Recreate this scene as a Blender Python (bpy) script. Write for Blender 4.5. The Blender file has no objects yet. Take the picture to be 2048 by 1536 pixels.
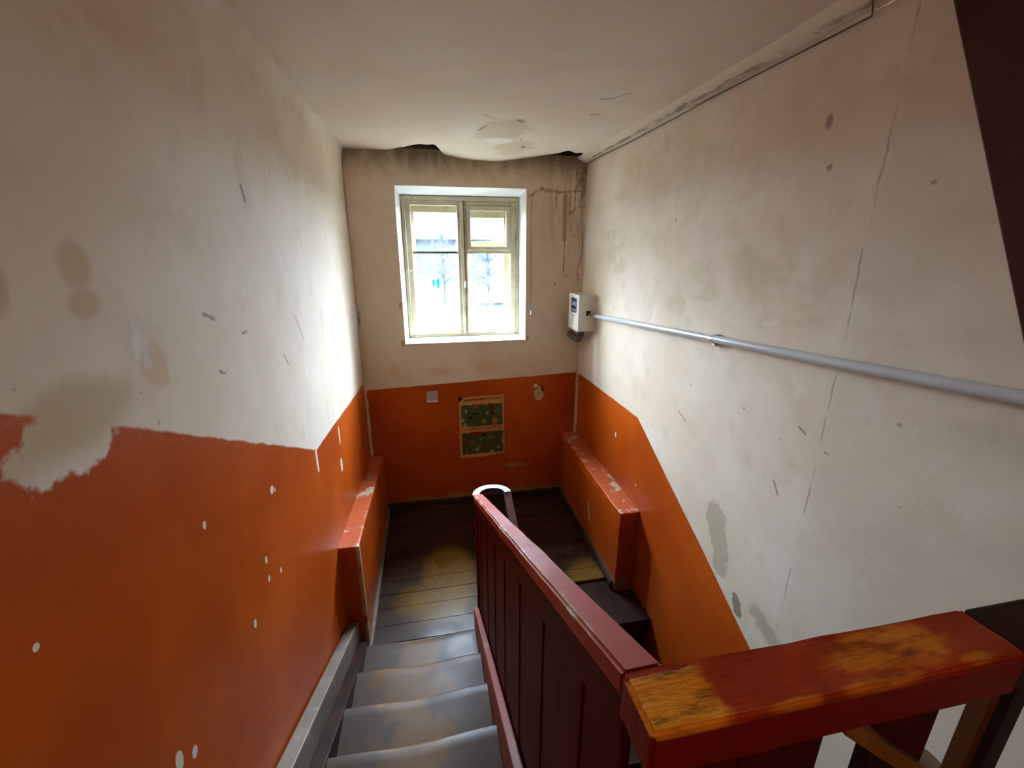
import bpy, bmesh, math, random
from mathutils import Vector, Matrix, noise as mnoise
random.seed(7)
S = bpy.context.scene
C = S.collection
# ------------------------------------------------------------------ camera
cam = bpy.data.cameras.new('camera'); cam.sensor_width = 36.0; cam.sensor_fit = 'HORIZONTAL'
F_PX = 870.0
cam.lens = F_PX / 2048 * 36.0; cam.clip_start = 0.02
camo = bpy.data.objects.new('camera', cam); C.objects.link(camo)
def _norm(v): return v / v.length
_Y = _norm(Vector((848 - 1024, 501 - 768, F_PX)))          # world depth axis seen in the lens
_r = Vector((1, 0, 0)); _X = _norm(_r - _r.dot(_Y) * _Y)
_Z = _X.cross(_Y)
if _Z.y > 0: _Z = -_Z
R = Vector((_X.x, _Y.x, _Z.x)); D = Vector((_X.y, _Y.y, _Z.y)); Fw = Vector((_X.z, _Y.z, _Z.z))
M = Matrix((R, -D, -Fw)).transposed().to_4x4()
camo.matrix_world = M
S.camera = camo
# ------------------------------------------------------------------ light
S.view_settings.view_transform = 'Standard'; S.view_settings.look = 'None'
S.view_settings.gamma = 1.0; S.view_settings.use_curve_mapping = False
S.view_settings.exposure = 2.6
w = bpy.data.worlds.new('overcast_sky'); S.world = w; w.use_nodes = True
bg = w.node_tree.nodes['Background']
bg.inputs[0].default_value = (0.80, 0.92, 1.13, 1); bg.inputs[1].default_value = 44.0
# overcast sky: horizon a third as bright as the zenith, all round
_t = w.node_tree; _tc = _t.nodes.new('ShaderNodeTexCoord'); _sx = _t.nodes.new('ShaderNodeSeparateXYZ'); _mr = _t.nodes.new('ShaderNodeMapRange')
_t.links.new(_tc.outputs['Generated'], _sx.inputs[0]); _t.links.new(_sx.outputs[2], _mr.inputs[0])
_mr.inputs[1].default_value = 0.0; _mr.inputs[2].default_value = 1.0; _mr.inputs[3].default_value = 1 / 3; _mr.inputs[4].default_value = 1.0
_mx = _t.nodes.new('ShaderNodeMath'); _mx.operation = 'MULTIPLY'; _mx.inputs[1].default_value = bg.inputs[1].default_value
_t.links.new(_mr.outputs[0], _mx.inputs[0]); _t.links.new(_mx.outputs[0], bg.inputs[1])
def lamp(name, kind, loc, energy, color, size=0.1, rot=None):
    l = bpy.data.lights.new(name, kind); l.energy = energy; l.color = color
    if kind == 'AREA': l.size = size
    else: l.shadow_soft_size = size
    o = bpy.data.objects.new(name, l); o.location = loc
    if rot: o.rotation_euler = rot
    C.objects.link(o); return o
pl = lamp('window_portal', 'AREA', (0.42, 5.36, -0.2), 1, (1, 1, 1), 1.0, (math.radians(-90), 0, 0))
pl.data.shape = 'RECTANGLE'; pl.data.size = 1.3; pl.data.size_y = 1.55; pl.data.cycles.is_portal = True
HALL = lamp('added_hall_fill', 'POINT', (-0.15, -1.35, 0.50), 2.6, (1.0, 0.60, 0.31), 0.16)  # warm fill added behind the viewer, no lamp is seen there
S.cycles.max_bounces = 14; S.cycles.diffuse_bounces = 10; S.cycles.transparent_max_bounces = 16
S.cycles.sample_clamp_indirect = 6.0; S.cycles.caustics_reflective = False; S.cycles.caustics_refractive = False
S.cycles.use_denoising = True

# ------------------------------------------------------------------ node helper
class N:
    def __init__(s, name, rough=0.6, spec=0.3):
        s.m = bpy.data.materials.new(name); s.m.use_nodes = True
        s.t = s.m.node_tree; s.b = s.t.nodes['Principled BSDF']
        s.b.inputs['Roughness'].default_value = rough
        s.b.inputs['Specular IOR Level'].default_value = spec
        s._pos = None
    def n(s, typ): return s.t.nodes.new(typ)
    def put(s, sock, v):
        if isinstance(v, (int, float)): sock.default_value = v
        elif isinstance(v, (tuple, list)):
            sock.default_value = (tuple(v) + (1,))[:4] if len(sock.default_value) == 4 else v
        else: s.t.links.new(v, sock)
    def pos(s):
        if s._pos is None: s._pos = s.n('ShaderNodeTexCoord').outputs['Object']
        return s._pos
    def xyz(s, v=None):
        q = s.n('ShaderNodeSeparateXYZ'); s.put(q.inputs[0], v or s.pos()); return q.outputs
    def vec(s, x, y, z=0.0):
        q = s.n('ShaderNodeCombineXYZ'); s.put(q.inputs[0], x); s.put(q.inputs[1], y); s.put(q.inputs[2], z); return q.outputs[0]
    def vm(s, op, a, b=None):
        q = s.n('ShaderNodeVectorMath'); q.operation = op; s.put(q.inputs[0], a)
        if b is not None: s.put(q.inputs[1], b)
        return q.outputs['Value'] if op in ('LENGTH', 'DOT_PRODUCT', 'DISTANCE') else q.outputs[0]
    def mt(s, op, a, b=None, clamp=False):
        q = s.n('ShaderNodeMath'); q.operation = op; q.use_clamp = clamp; s.put(q.inputs[0], a)
        if b is not None: s.put(q.inputs[1], b)
        return q.outputs[0]
    def noise(s, scale, detail=3, rough=0.55, v=None, stretch=None):
        q = s.n('ShaderNodeTexNoise'); q.inputs['Scale'].default_value = scale
        q.inputs['Detail'].default_value = detail; q.inputs['Roughness'].default_value = rough
        vv = v or s.pos()
        if stretch: vv = s.vm('MULTIPLY', vv, stretch)
        s.put(q.inputs['Vector'], vv); return q.outputs[0]
    def ramp(s, x, lo, hi, a=0.0, b=1.0):
        q = s.n('ShaderNodeMapRange'); q.interpolation_type = 'SMOOTHSTEP'
        s.put(q.inputs[0], x); q.inputs[1].default_value = lo; q.inputs[2].default_value = hi
        q.inputs[3].default_value = a; q.inputs[4].default_value = b; return q.outputs[0]
    def mix(s, f, a, b):
        q = s.n('ShaderNodeMix'); q.data_type = 'RGBA'; s.put(q.inputs[0], f); s.put(q.inputs[6], a); s.put(q.inputs[7], b); return q.outputs[2]
    def blob(s, uv, c, r, nz=None, k=0.5, soft=0.12):
        d = s.vm('LENGTH', s.vm('MULTIPLY', s.vm('SUBTRACT', uv, (c[0], c[1], 0)), (1 / r[0], 1 / r[1], 0)))
        if nz is not None: d = s.mt('ADD', d, s.mt('MULTIPLY', s.mt('SUBTRACT', nz, 0.5), 2 * k))
        return s.ramp(d, 1 - soft, 1 + soft, 1, 0)
    def seg(s, uv, a, b, wd, nz=None, k=0.5, soft=0.3):
        a = Vector((a[0], a[1], 0)); b = Vector((b[0], b[1], 0)); ba = b - a
        pa = s.vm('SUBTRACT', uv, tuple(a))
        h = s.mt('MULTIPLY', s.vm('DOT_PRODUCT', pa, tuple(ba)), 1 / ba.length_squared, True)
        q = s.n('ShaderNodeVectorMath'); q.operation = 'SCALE'; q.inputs[0].default_value = tuple(ba); s.put(q.inputs['Scale'], h)
        d = s.mt('MULTIPLY', s.vm('LENGTH', s.vm('SUBTRACT', pa, q.outputs[0])), 1 / wd)
        if nz is not None: d = s.mt('ADD', d, s.mt('MULTIPLY', s.mt('SUBTRACT', nz, 0.5), 2 * k))
        return s.ramp(d, 1 - soft, 1 + soft, 1, 0)
    def any(s, ms):
        o = ms[0]
        for m in ms[1:]: o = s.mt('MAXIMUM', o, m)
        return o
    def bump(s, h, strength=0.3, dist=0.01):
        q = s.n('ShaderNodeBump'); q.inputs['Strength'].default_value = strength; q.inputs['Distance'].default_value = dist
        s.put(q.inputs['Height'], h); s.t.links.new(q.outputs[0], s.b.inputs['Normal'])
    def col(s, c): s.put(s.b.inputs['Base Color'], c); return s
    def rough(s, r): s.put(s.b.inputs['Roughness'], r); return s

WHITE = (0.66, 0.55, 0.415); YELLOWISH = (0.53, 0.42, 0.26); PALE = (0.71, 0.625, 0.51)
ORANGE = (0.47, 0.082, 0.006); DKORANGE = (0.37, 0.057, 0.005); BARE = (0.46, 0.38, 0.27)
def limewash(m, tint=1.0, sc=1.0):
    """mottled limewashed plaster"""
    a = m.noise(1.3 * sc, 4, 0.6); b = m.noise(4.5 * sc, 5, 0.65); c = m.noise(34, 3, 0.6)
    base = m.mix(m.ramp(a, 0.38, 0.66), WHITE, PALE)
    base = m.mix(m.mt('MULTIPLY', m.ramp(b, 0.5, 0.72), 0.55 * tint), base, YELLOWISH)
    base = m.mix(m.mt('MULTIPLY', m.ramp(c, 0.62, 0.8), 0.18), base, (0.40, 0.33, 0.24))
    spots = m.ramp(m.noise(19, 2, 0.4), 0.775, 0.80)
    base = m.mix(m.mt('MULTIPLY', spots, 0.5), base, (0.25, 0.20, 0.15))
    hb = m.mt('ADD', m.mt('MULTIPLY', b, 0.7), m.mt('MULTIPLY', c, 0.12))
    return base, a, b, c, hb
def orange_paint(m, a, c):
    return m.mix(m.ramp(a, 0.35, 0.65), ORANGE, DKORANGE)

# ------------------------------------------------------------------ mesh helpers
def link(name, bm, mat, parent=None, smooth=False):
    me = bpy.data.meshes.new(name); bm.normal_update(); bm.to_mesh(me); bm.free()
    if smooth:
        for p in me.polygons: p.use_smooth = True
    o = bpy.data.objects.new(name, me); C.objects.link(o)
    for q in (mat if isinstance(mat, (list, tuple)) else [mat]): me.materials.append(q)
    if parent: o.parent = parent
    return o
def thing(name, label=None, cat=None, group=None, kind=None):
    o = bpy.data.objects.new(name, None); o.empty_display_size = 0.05; C.objects.link(o)
    return tag(o, label, cat, group, kind)
def tag(o, label=None, cat=None, group=None, kind=None):
    for k, v in (('label', label), ('category', cat), ('group', group), ('kind', kind)):
        if v: o[k] = v
    return o
def box(bm, a, b, bev=0.0, seg=2):
    a = Vector(a); b = Vector(b)
    r = bmesh.ops.create_cube(bm, size=1)
    for v in r['verts']: v.co = Vector(((a.x + b.x) / 2 + v.co.x * (b.x - a.x), (a.y + b.y) / 2 + v.co.y * (b.y - a.y), (a.z + b.z) / 2 + v.co.z * (b.z - a.z)))
    if bev:
        es = list({e for v in r['verts'] for e in v.link_edges})
        bmesh.ops.bevel(bm, geom=es, offset=bev, segments=seg, affect='EDGES', profile=0.6)
    return bm
def BX(a, b, bev=0.0, seg=2): return box(bmesh.new(), a, b, bev, seg)
def prism(bm, pts, lo, hi, axis, bev=0.0):
    """extrude a polygon; axis = the coordinate along which it has thickness"""
    def P(p, t):
        return {0: (t, p[0], p[1]), 1: (p[0], t, p[1]), 2: (p[0], p[1], t)}[axis]
    A = [bm.verts.new(P(p, lo)) for p in pts]; B = [bm.verts.new(P(p, hi)) for p in pts]
    fs = [bm.faces.new(A), bm.faces.new(B[::-1])]
    n = len(pts)
    for i in range(n): fs.append(bm.faces.new((A[i], B[i], B[(i + 1) % n], A[(i + 1) % n])))
    bmesh.ops.recalc_face_normals(bm, faces=fs)
    if bev:
        es = list({e for f in fs for e in f.edges})
        bmesh.ops.bevel(bm, geom=es, offset=bev, segments=2, affect='EDGES', profile=0.6)
    return bm
def PR(pts, lo, hi, axis, bev=0.0): return prism(bmesh.new(), pts, lo, hi, axis, bev)
def tube(bm, pts, r, n=10, cap=True):
    pts = [Vector(p) for p in pts]; rings = []
    for i, p in enumerate(pts):
        t = (pts[min(i + 1, len(pts) - 1)] - pts[max(i - 1, 0)]).normalized()
        u = t.cross(Vector((0, 0, 1)))
        if u.length < 1e-3: u = t.cross(Vector((1, 0, 0)))
        u.normalize(); v = t.cross(u)
        rr = r[i] if isinstance(r, (list, tuple)) else r
        rings.append([bm.verts.new(p + rr * (math.cos(2 * math.pi * k / n) * u + math.sin(2 * math.pi * k / n) * v)) for k in range(n)])
    for A, B in zip(rings, rings[1:]):
        for k in range(n): bm.faces.new((A[k], A[(k + 1) % n], B[(k + 1) % n], B[k]))
    if cap: bm.faces.new(rings[0][::-1]); bm.faces.new(rings[-1])
    bmesh.ops.recalc_face_normals(bm, faces=bm.faces[:])
    return bm
def grid(us, vs, fn, skip=None):
    bm = bmesh.new(); V = {}
    for i, u in enumerate(us):
        for j, v in enumerate(vs): V[i, j] = bm.verts.new(fn(u, v))
    for i in range(len(us) - 1):
        for j in range(len(vs) - 1):
            if skip and skip((us[i] + us[i + 1]) / 2, (vs[j] + vs[j + 1]) / 2): continue
            bm.faces.new((V[i, j], V[i + 1, j], V[i + 1, j + 1], V[i, j + 1]))
    for v in [v for v in bm.verts if not v.link_faces]: bm.verts.remove(v)
    return bm
def lin(a, b, step, extra=()):
    n = max(1, int(round((b - a) / step))); L = [a + (b - a) * i / n for i in range(n + 1)]
    L = [x for x in L if all(abs(x - e) > step * 0.35 for e in extra)] + list(extra)
    return sorted(L)
def wob(a, b, c, amp, sc): return amp * mnoise.noise((a * sc, b * sc, c))

XL, XR, YB, YR = -0.713, 1.694, 4.70, -2.2
ZC, ZF, ZL, ZG = 0.900, -1.57, -2.93, -4.29
RISE, GO = 0.17, 0.359
YN = 2.64                                        # nosing of the lowest tread above the landing
SL = RISE / GO

# ------------------------------------------------------------------ materials of the shell
def mat_wall_left():
    m = N('left_wall_paint', 0.7, 0.16); x, y, z = m.xyz(); uv = m.vec(y, z)
    base, a, b, c, hb = limewash(m, 0.7, 1.0)
    fine = m.noise(9, 4, 0.6)
    st = m.any([m.blob(uv, (1.10, -0.03), (0.045, 0.050), fine, 0.45, 0.3), m.blob(uv, (1.10, -0.11), (0.05, 0.035), fine, 0.4, 0.3),
                m.blob(uv, (0.905, -0.06), (0.03, 0.05), fine, 0.4, 0.3)])
    base = m.mix(m.mt('MULTIPLY', st, 0.6), base, (0.46, 0.32, 0.13))
    base = m.mix(m.mt('MULTIPLY', m.blob(uv, (1.285, -0.29), (0.055, 0.065), fine, 0.6, 0.2), 0.6), base, (0.56, 0.36, 0.20))
    base = m.mix(m.mt('MULTIPLY', m.blob(uv, (0.98, -0.33), (0.17, 0.075), fine, 0.5, 0.35), 0.7), base, (0.45, 0.33, 0.17))
    nkn = m.noise(45, 3, 0.7)
    nick = m.any([m.seg(uv, (2.10, 0.25), (2.12, 0.20), 0.012), m.seg(uv, (1.60, -0.20), (1.66, -0.225), 0.007, nkn, 1.2),
                  m.seg(uv, (1.62, -0.40), (1.66, -0.42), 0.005, nkn, 1.2), m.seg(uv, (2.31, -0.50), (2.36, -0.56), 0.006),
                  m.seg(uv, (1.86, -0.31), (1.90, -0.31), 0.006, nkn, 1.6), m.seg(uv, (2.6, -0.35), (2.7, -0.5), 0.005, fine, 0.8)])
    base = m.mix(m.mt('MULTIPLY', nick, 0.65), base, (0.16, 0.11, 0.07))
    worn = m.ramp(m.noise(5.5, 6, 0.7, stretch=(1, 1, 0.5)), 0.60, 0.66)
    base = m.mix(m.mt('MULTIPLY', worn, 0.45), base, (0.70, 0.70, 0.70))
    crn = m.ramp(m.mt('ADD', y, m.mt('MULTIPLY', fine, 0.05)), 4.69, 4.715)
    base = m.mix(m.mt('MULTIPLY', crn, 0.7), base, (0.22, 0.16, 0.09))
    # dado line: nearly level over the landing, then climbing with the stair
    d = m.mt('SUBTRACT', y, 2.627)
    l1 = m.mt('ADD', m.mt('MULTIPLY', d, -0.092), -1.175); l2 = m.mt('ADD', m.mt('MULTIPLY', d, -0.512), -1.175)
    line = m.mt('MINIMUM', m.mt('MAXIMUM', l1, l2), 0.02)
    edge = m.mt('ADD', m.mt('SUBTRACT', z, line), m.mt('MULTIPLY', m.mt('SUBTRACT', fine, 0.5), 0.03))
    scr = m.mt('MULTIPLY', m.blob(uv, (0.965, -0.365), (0.125, 0.085), fine, 0.7, 0.1), 1.0)
    dado = m.mt('MULTIPLY', m.ramp(edge, -0.006, 0.006, 1, 0), m.mt('SUBTRACT', 1.0, scr))
    op = orange_paint(m, a, c)
    rim = m.mt('MULTIPLY', m.ramp(edge, -0.045, -0.005), m.ramp(m.noise(22, 4, 0.7), 0.50, 0.62))
    op = m.mix(m.mt('MULTIPLY', rim, 0.55), op, (0.42, 0.16, 0.06))
    chips = [m.blob(uv, p, r, fine, 0.5) for p, r in (((1.872, -1.013), (0.022, 0.020)), ((1.324, -0.816), (0.010, 0.014)), ((1.686, -1.234), (0.011, 0.016)),
             ((1.812, -1.390), (0.012, 0.016)), ((1.680, -1.323), (0.010, 0.016)), ((1.493, -1.373), (0.011, 0.018)), ((0.752, -0.675), (0.009, 0.010)),
             ((1.032, -1.364), (0.012, 0.018)), ((0.974, -1.308), (0.014, 0.028)), ((3.245, -1.59), (0.035, 0.055)), ((3.287, -1.36), (0.020, 0.08)), ((1.905, -1.03), (0.008, 0.010)))]
    chips.append(m.seg(uv, (2.61, -1.16), (2.61, -1.30), 0.016, fine, 0.7))
    cs = m.mt('ADD', y, m.mt('MULTIPLY', fine, 0.07))
    chips.append(m.ramp(cs, 4.70, 4.715))
    op = m.mix(m.any(chips), op, (0.70, 0.62, 0.47))
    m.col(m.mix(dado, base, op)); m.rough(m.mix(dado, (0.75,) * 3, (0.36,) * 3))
    m.bump(hb, 0.2, 0.016)
    return m.m
def mat_wall_right():
    m = N('right_wall_paint', 0.7, 0.16); x, y, z = m.xyz(); uv = m.vec(y, z)
    base, a, b, c, hb = limewash(m, 0.75, 0.9)
    fine = m.noise(9, 4, 0.6)
    sweep = m.ramp(m.noise(1.7, 5, 0.65, stretch=(1, 0.7, 1.2)), 0.50, 0.62)
    zone = m.mt('MULTIPLY', m.ramp(z, -1.0, -0.25), m.ramp(z, 0.55, 0.1))
    base = m.mix(m.mt('MULTIPLY', m.mt('MULTIPLY', sweep, zone), 0.55), base, (0.48, 0.40, 0.25))
    worn = m.ramp(m.noise(5.0, 7, 0.72), 0.58, 0.64)
    base = m.mix(m.mt('MULTIPLY', worn, 0.40), base, (0.74, 0.69, 0.58))
    pk = m.mt('MULTIPLY', m.ramp(m.noise(2.2, 2, 0.5), 0.56, 0.7), 0.25)
    base = m.mix(pk, base, (0.62, 0.45, 0.38))
    streak = m.noise(26, 4, 0.7)
    patch = m.any([m.seg(uv, (2.08, -1.58), (1.98, -1.86), 0.080, fine, 1.1, 0.15), m.seg(uv, (1.64, -1.92), (1.40, -2.02), 0.048, streak, 1.0, 0.35)])
    base = m.mix(m.mt('MULTIPLY', patch, 0.75), base, (0.40, 0.33, 0.23))
    base = m.mix(m.mt('MULTIPLY', m.seg(uv, (1.80, -1.97), (1.77, -2.04), 0.030, streak, 1.3, 0.15), 0.9), base, (0.20, 0.18, 0.13))
    spots = [m.blob(uv, p, r, fine, 0.4, 0.4) for p, r in (((1.776, 0.517), (0.018, 0.028)), ((1.731, 0.335), (0.014, 0.014)), ((1.985, -0.839), (0.009, 0.008)),
             ((2.50, -0.86), (0.010, 0.008)), ((1.46, -0.86), (0.012, 0.006)), ((1.2, -0.62), (0.010, 0.008)), ((2.9, 0.2), (0.010, 0.012)), ((1.3, 0.22), (0.010, 0.008)))]
    spots += [m.seg(uv, (1.70, -1.13), (1.66, -1.19), 0.006, fine, 0.5), m.seg(uv, (2.6, -1.08), (2.5, -1.12), 0.005), m.seg(uv, (1.62, -0.80), (1.58, -0.82), 0.006)]
    base = m.mix(m.mt('MULTIPLY', m.any(spots), 0.75), base, (0.22, 0.17, 0.13))
    seam = m.mt('ABSOLUTE', m.mt('SUBTRACT', m.mt('ADD', y, m.mt('MULTIPLY', m.mt('SUBTRACT', fine, 0.5), 0.03)), 1.495))
    seam = m.mt('MULTIPLY', m.ramp(seam, 0.002, 0.006, 1, 0), m.ramp(m.noise(6, 3, 0.6), 0.40, 0.6))
    base = m.mix(m.mt('MULTIPLY', seam, 0.7), base, (0.25, 0.20, 0.14))
    base = m.mix(m.mt('MULTIPLY', m.ramp(y, 1.53, 1.44), 0.25), base, (0.50, 0.43, 0.33))
    top = m.mt('MULTIPLY', m.ramp(m.mt('ADD', z, m.mt('MULTIPLY', fine, 0.06)), 0.84, 0.90), 0.5)
    base = m.mix(top, base, (0.42, 0.33, 0.20))
    d = m.mt('SUBTRACT', y, 3.171)
    l1 = m.mt('ADD', m.mt('MULTIPLY', d, -0.014), -1.351); l2 = m.mt('ADD', m.mt('MULTIPLY', d, 0.533), -1.351)
    edge = m.mt('ADD', m.mt('SUBTRACT', z, m.mt('MINIMUM', l1, l2)), m.mt('MULTIPLY', m.mt('SUBTRACT', fine, 0.5), 0.008))
    dado = m.ramp(edge, -0.004, 0.004, 1, 0)
    op = orange_paint(m, a, c)
    chips = [m.blob(uv, (3.575, -1.686), (0.016, 0.028), fine, 0.6), m.blob(uv, (1.5, -2.45), (0.02, 0.02), fine, 0.5), m.blob(uv, (3.1, -1.95), (0.01, 0.012), fine, 0.5),
             m.ramp(m.mt('ADD', y, m.mt('MULTIPLY', fine, 0.05)), 4.68, 4.70)]
    op = m.mix(m.any(chips), op, (0.68, 0.58, 0.42))
    m.col(m.mix(dado, base, op)); m.rough(m.mix(dado, (0.75,) * 3, (0.36,) * 3))
    m.bump(hb, 0.2, 0.016)
    return m.m
def mat_wall_back():
    m = N('back_wall_paint', 0.7, 0.16); x, y, z = m.xyz(); uv = m.vec(x, z)
    base, a, b, c, hb = limewash(m, 0.5, 1.0)
    fine = m.noise(9, 4, 0.6); vert = m.noise(14, 4, 0.65, stretch=(1, 1, 0.18))
    streak = m.noise(22, 4, 0.7, stretch=(1, 1, 0.5))
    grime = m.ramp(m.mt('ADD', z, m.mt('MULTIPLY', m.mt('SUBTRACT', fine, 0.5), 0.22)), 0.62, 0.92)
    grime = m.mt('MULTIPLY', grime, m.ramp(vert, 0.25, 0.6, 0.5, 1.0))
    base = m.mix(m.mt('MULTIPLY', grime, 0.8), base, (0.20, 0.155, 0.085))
    zone = m.mt('MULTIPLY', m.ramp(x, 1.15, 1.4), m.ramp(z, -0.35, 0.5))
    base = m.mix(m.mt('MULTIPLY', m.mt('MULTIPLY', zone, m.ramp(vert, 0.45, 0.6)), 0.4), base, (0.25, 0.19, 0.12))
    st = [m.seg(uv, (1.09, 0.53), (1.22, 0.60), 0.016, streak, 1.3, 0.7), m.seg(uv, (1.22, 0.60), (1.40, 0.575), 0.020, streak, 1.3, 0.7), m.seg(uv, (1.40, 0.575), (1.69, 0.60), 0.010, streak, 1.3, 0.7),
          m.seg(uv, (1.60, 0.62), (1.69, 0.85), 0.018, streak, 1.3, 0.7), m.seg(uv, (1.68, 0.85), (1.66, 0.45), 0.030, streak, 1.3, 0.7),
          m.seg(uv, (1.375, 0.56), (1.38, 0.40), 0.012, streak, 1.3, 0.7), m.seg(uv, (1.53, 0.55), (1.53, 0.36), 0.007, fine, 0.8), m.seg(uv, (1.59, 0.80), (1.58, 0.42), 0.006, fine, 0.8),
          m.seg(uv, (1.52, 0.37), (1.64, 0.44), 0.010, fine, 0.8), m.seg(uv, (1.665, 0.45), (1.69, -0.02), 0.006, fine, 0.9), m.seg(uv, (1.69, -0.02), (1.63, -0.23), 0.007, fine, 0.9),
          m.seg(uv, (1.63, -0.22), (1.645, -0.36), 0.006, fine, 0.6), m.blob(uv, (1.645, -0.29), (0.02, 0.045), fine, 0.5), m.seg(uv, (0.252, 0.93), (0.252, 0.80), 0.006, fine, 0.5),
          m.seg(uv, (1.485, 0.10), (1.48, -0.25), 0.007, fine, 0.8), m.blob(uv, (1.475, -0.26), (0.010, 0.012)), m.blob(uv, (1.51, -0.26), (0.010, 0.012)), m.seg(uv, (1.39, -0.33), (1.39, -0.36), 0.006),
          m.blob(uv, (1.59, 0.15), (0.025, 0.012), fine, 0.6), m.seg(uv, (-0.69, -0.60), (-0.70, -0.75), 0.012, fine, 0.8)]
    base = m.mix(m.mt('MULTIPLY', m.any(st), m.ramp(m.noise(16, 4, 0.7), 0.34, 0.62, 0.12, 0.8)), base, (0.13, 0.09, 0.05))
    oc = m.seg(uv, (1.475, 0.55), (1.478, 0.12), 0.022, vert, 0.9, 0.4)
    base = m.mix(m.mt('MULTIPLY', oc, 0.75), base, (0.30, 0.19, 0.08))
    oc2 = m.any([m.blob(uv, (-0.265, -0.55), (0.025, 0.035), fine, 0.8), m.blob(uv, (-0.275, -0.95), (0.02, 0.035), fine, 0.8), m.blob(uv, (1.085, -0.94), (0.015, 0.03), fine, 0.8)])
    base = m.mix(m.mt('MULTIPLY', oc2, 0.85), base, (0.42, 0.26, 0.08))
    pk = m.any([m.blob(uv, (-0.38, -1.24), (0.05, 0.07), fine, 0.5, 0.4), m.blob(uv, (0.63, -1.25), (0.12, 0.07), fine, 0.8, 0.5), m.blob(uv, (0.1, -1.28), (0.1, 0.05), fine, 0.8, 0.5)])
    base = m.mix(m.mt('MULTIPLY', pk, 0.5), base, (0.60, 0.36, 0.20))
    line = m.mt('ADD', m.mt('MULTIPLY', x, 0.035), -1.425)
    edge = m.mt('ADD', m.mt('SUBTRACT', z, line), m.mt('MULTIPLY', m.mt('SUBTRACT', fine, 0.5), 0.022))
    dado = m.ramp(edge, -0.005, 0.005, 1, 0)
    op = orange_paint(m, a, c)
    low = m.ramp(m.mt('ADD', z, m.mt('MULTIPLY', m.mt('SUBTRACT', m.noise(5, 5, 0.7), 0.5), 0.22)), -2.84, -2.78, 1, 0)
    low = m.mt('MULTIPLY', low, m.ramp(x, -0.55, 0.0))
    sc = m.blob(uv, (0.95, -2.50), (0.16, 0.03), fine, 0.9, 0.3)
    op = m.mix(m.mt('MULTIPLY', m.any([low, sc]), 0.7), op, (0.36, 0.22, 0.06))
    cl = m.any([m.ramp(m.mt('SUBTRACT', x, m.mt('MULTIPLY', fine, 0.05)), -0.722, -0.712, 1, 0), m.ramp(m.mt('ADD', x, m.mt('MULTIPLY', fine, 0.04)), 1.69, 1.70)])
    op = m.mix(cl, op, (0.60, 0.48, 0.30))
    m.col(m.mix(dado, base, op)); m.rough(m.mix(dado, (0.75,) * 3, (0.38,) * 3))
    m.bump(hb, 0.3, 0.015)
    return m.m
def mat_ceiling():
    m = N('ceiling_limewash', 0.8, 0.2); x, y, z = m.xyz(); uv = m.vec(x, y)
    base, a, b, c, hb = limewash(m, 0.15, 0.6)
    fine = m.noise(9, 4, 0.6)
    pt = m.any([m.blob(uv, (0.66, 3.84), (0.20, 0.33), fine, 0.55, 0.2), m.blob(uv, (0.85, 4.30), (0.17, 0.22), fine, 0.8, 0.3)])
    base = m.mix(m.mt('MULTIPLY', pt, 0.55), base, (0.46, 0.38, 0.22))
    base = m.mix(m.mt('MULTIPLY', m.blob(uv, (0.68, 4.12), (0.12, 0.09), fine, 0.5, 0.3), 0.7), base, (0.78, 0.74, 0.66))
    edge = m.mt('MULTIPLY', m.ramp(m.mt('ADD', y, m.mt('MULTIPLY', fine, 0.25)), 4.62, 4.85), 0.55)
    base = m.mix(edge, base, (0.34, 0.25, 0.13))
    nk = m.any([m.seg(uv, (0.73, 3.50), (0.77, 3.54), 0.02, fine, 0.9), m.seg(uv, (1.13, 2.95), (1.20, 2.92), 0.010, fine, 0.7), m.seg(uv, (1.20, 2.92), (1.27, 2.80), 0.006, fine, 0.7), m.seg(uv, (1.19, 3.28), (1.24, 3.26), 0.012, fine, 0.8),
                m.blob(uv, (0.93, 4.28), (0.022, 0.04), fine, 0.6), m.blob(uv, (0.86, 4.05), (0.01, 0.03)), m.seg(uv, (0.52, 3.66), (0.47, 3.84), 0.008, fine, 0.8), m.seg(uv, (0.46, 3.4), (0.56, 3.5), 0.006, fine, 0.8)])
    base = m.mix(m.mt('MULTIPLY', nk, 0.7), base, (0.20, 0.15, 0.10))
    m.col(base); m.bump(hb, 0.2, 0.016)
    return m.m
def mat_cove():
    m = N('cove_strip_peeling_limewash', 0.8, 0.2); x, y, z = m.xyz()
    base, a, b, c, hb = limewash(m, 0.9, 1.0); base = m.mix(0.45, base, (0.72, 0.64, 0.46))
    fl = m.noise(3.2, 6, 0.7, stretch=(3, 1, 3))
    off = m.mt('ABSOLUTE', m.mt('SUBTRACT', x, 1.662))
    near = m.ramp(m.mt('ADD', off, m.mt('MULTIPLY', m.mt('SUBTRACT', m.noise(6, 4, 0.7), 0.5), 0.05)), 0.002, 0.020, 1, 0)
    pe = m.mt('MULTIPLY', near, m.ramp(fl, 0.36, 0.52))
    base = m.mix(m.mt('MULTIPLY', pe, 0.75), base, (0.20, 0.14, 0.07))
    hole = m.ramp(m.noise(4.0, 5, 0.75, stretch=(2, 1, 2)), 0.66, 0.70)
    base = m.mix(m.mt('MULTIPLY', hole, 0.7), base, (0.14, 0.10, 0.05))
    m.col(base); m.bump(fl, 0.6, 0.02); return m.m
def simple(name, col, rough=0.5, spec=0.4, metal=0.0, var=0.25, sc=8):
    m = N(name, rough, spec); a = m.noise(sc, 4, 0.6)
    dk = tuple(q * (1 - var) for q in col)
    m.col(m.mix(m.ramp(a, 0.35, 0.65), col, dk)); m.b.inputs['Metallic'].default_value = metal
    m.bump(a, 0.12, 0.004); return m.m
M_BRICK = simple('dark_red_brick', (0.030, 0.010, 0.007), 0.9, 0.1, 0, 0.7, 14)
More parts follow.
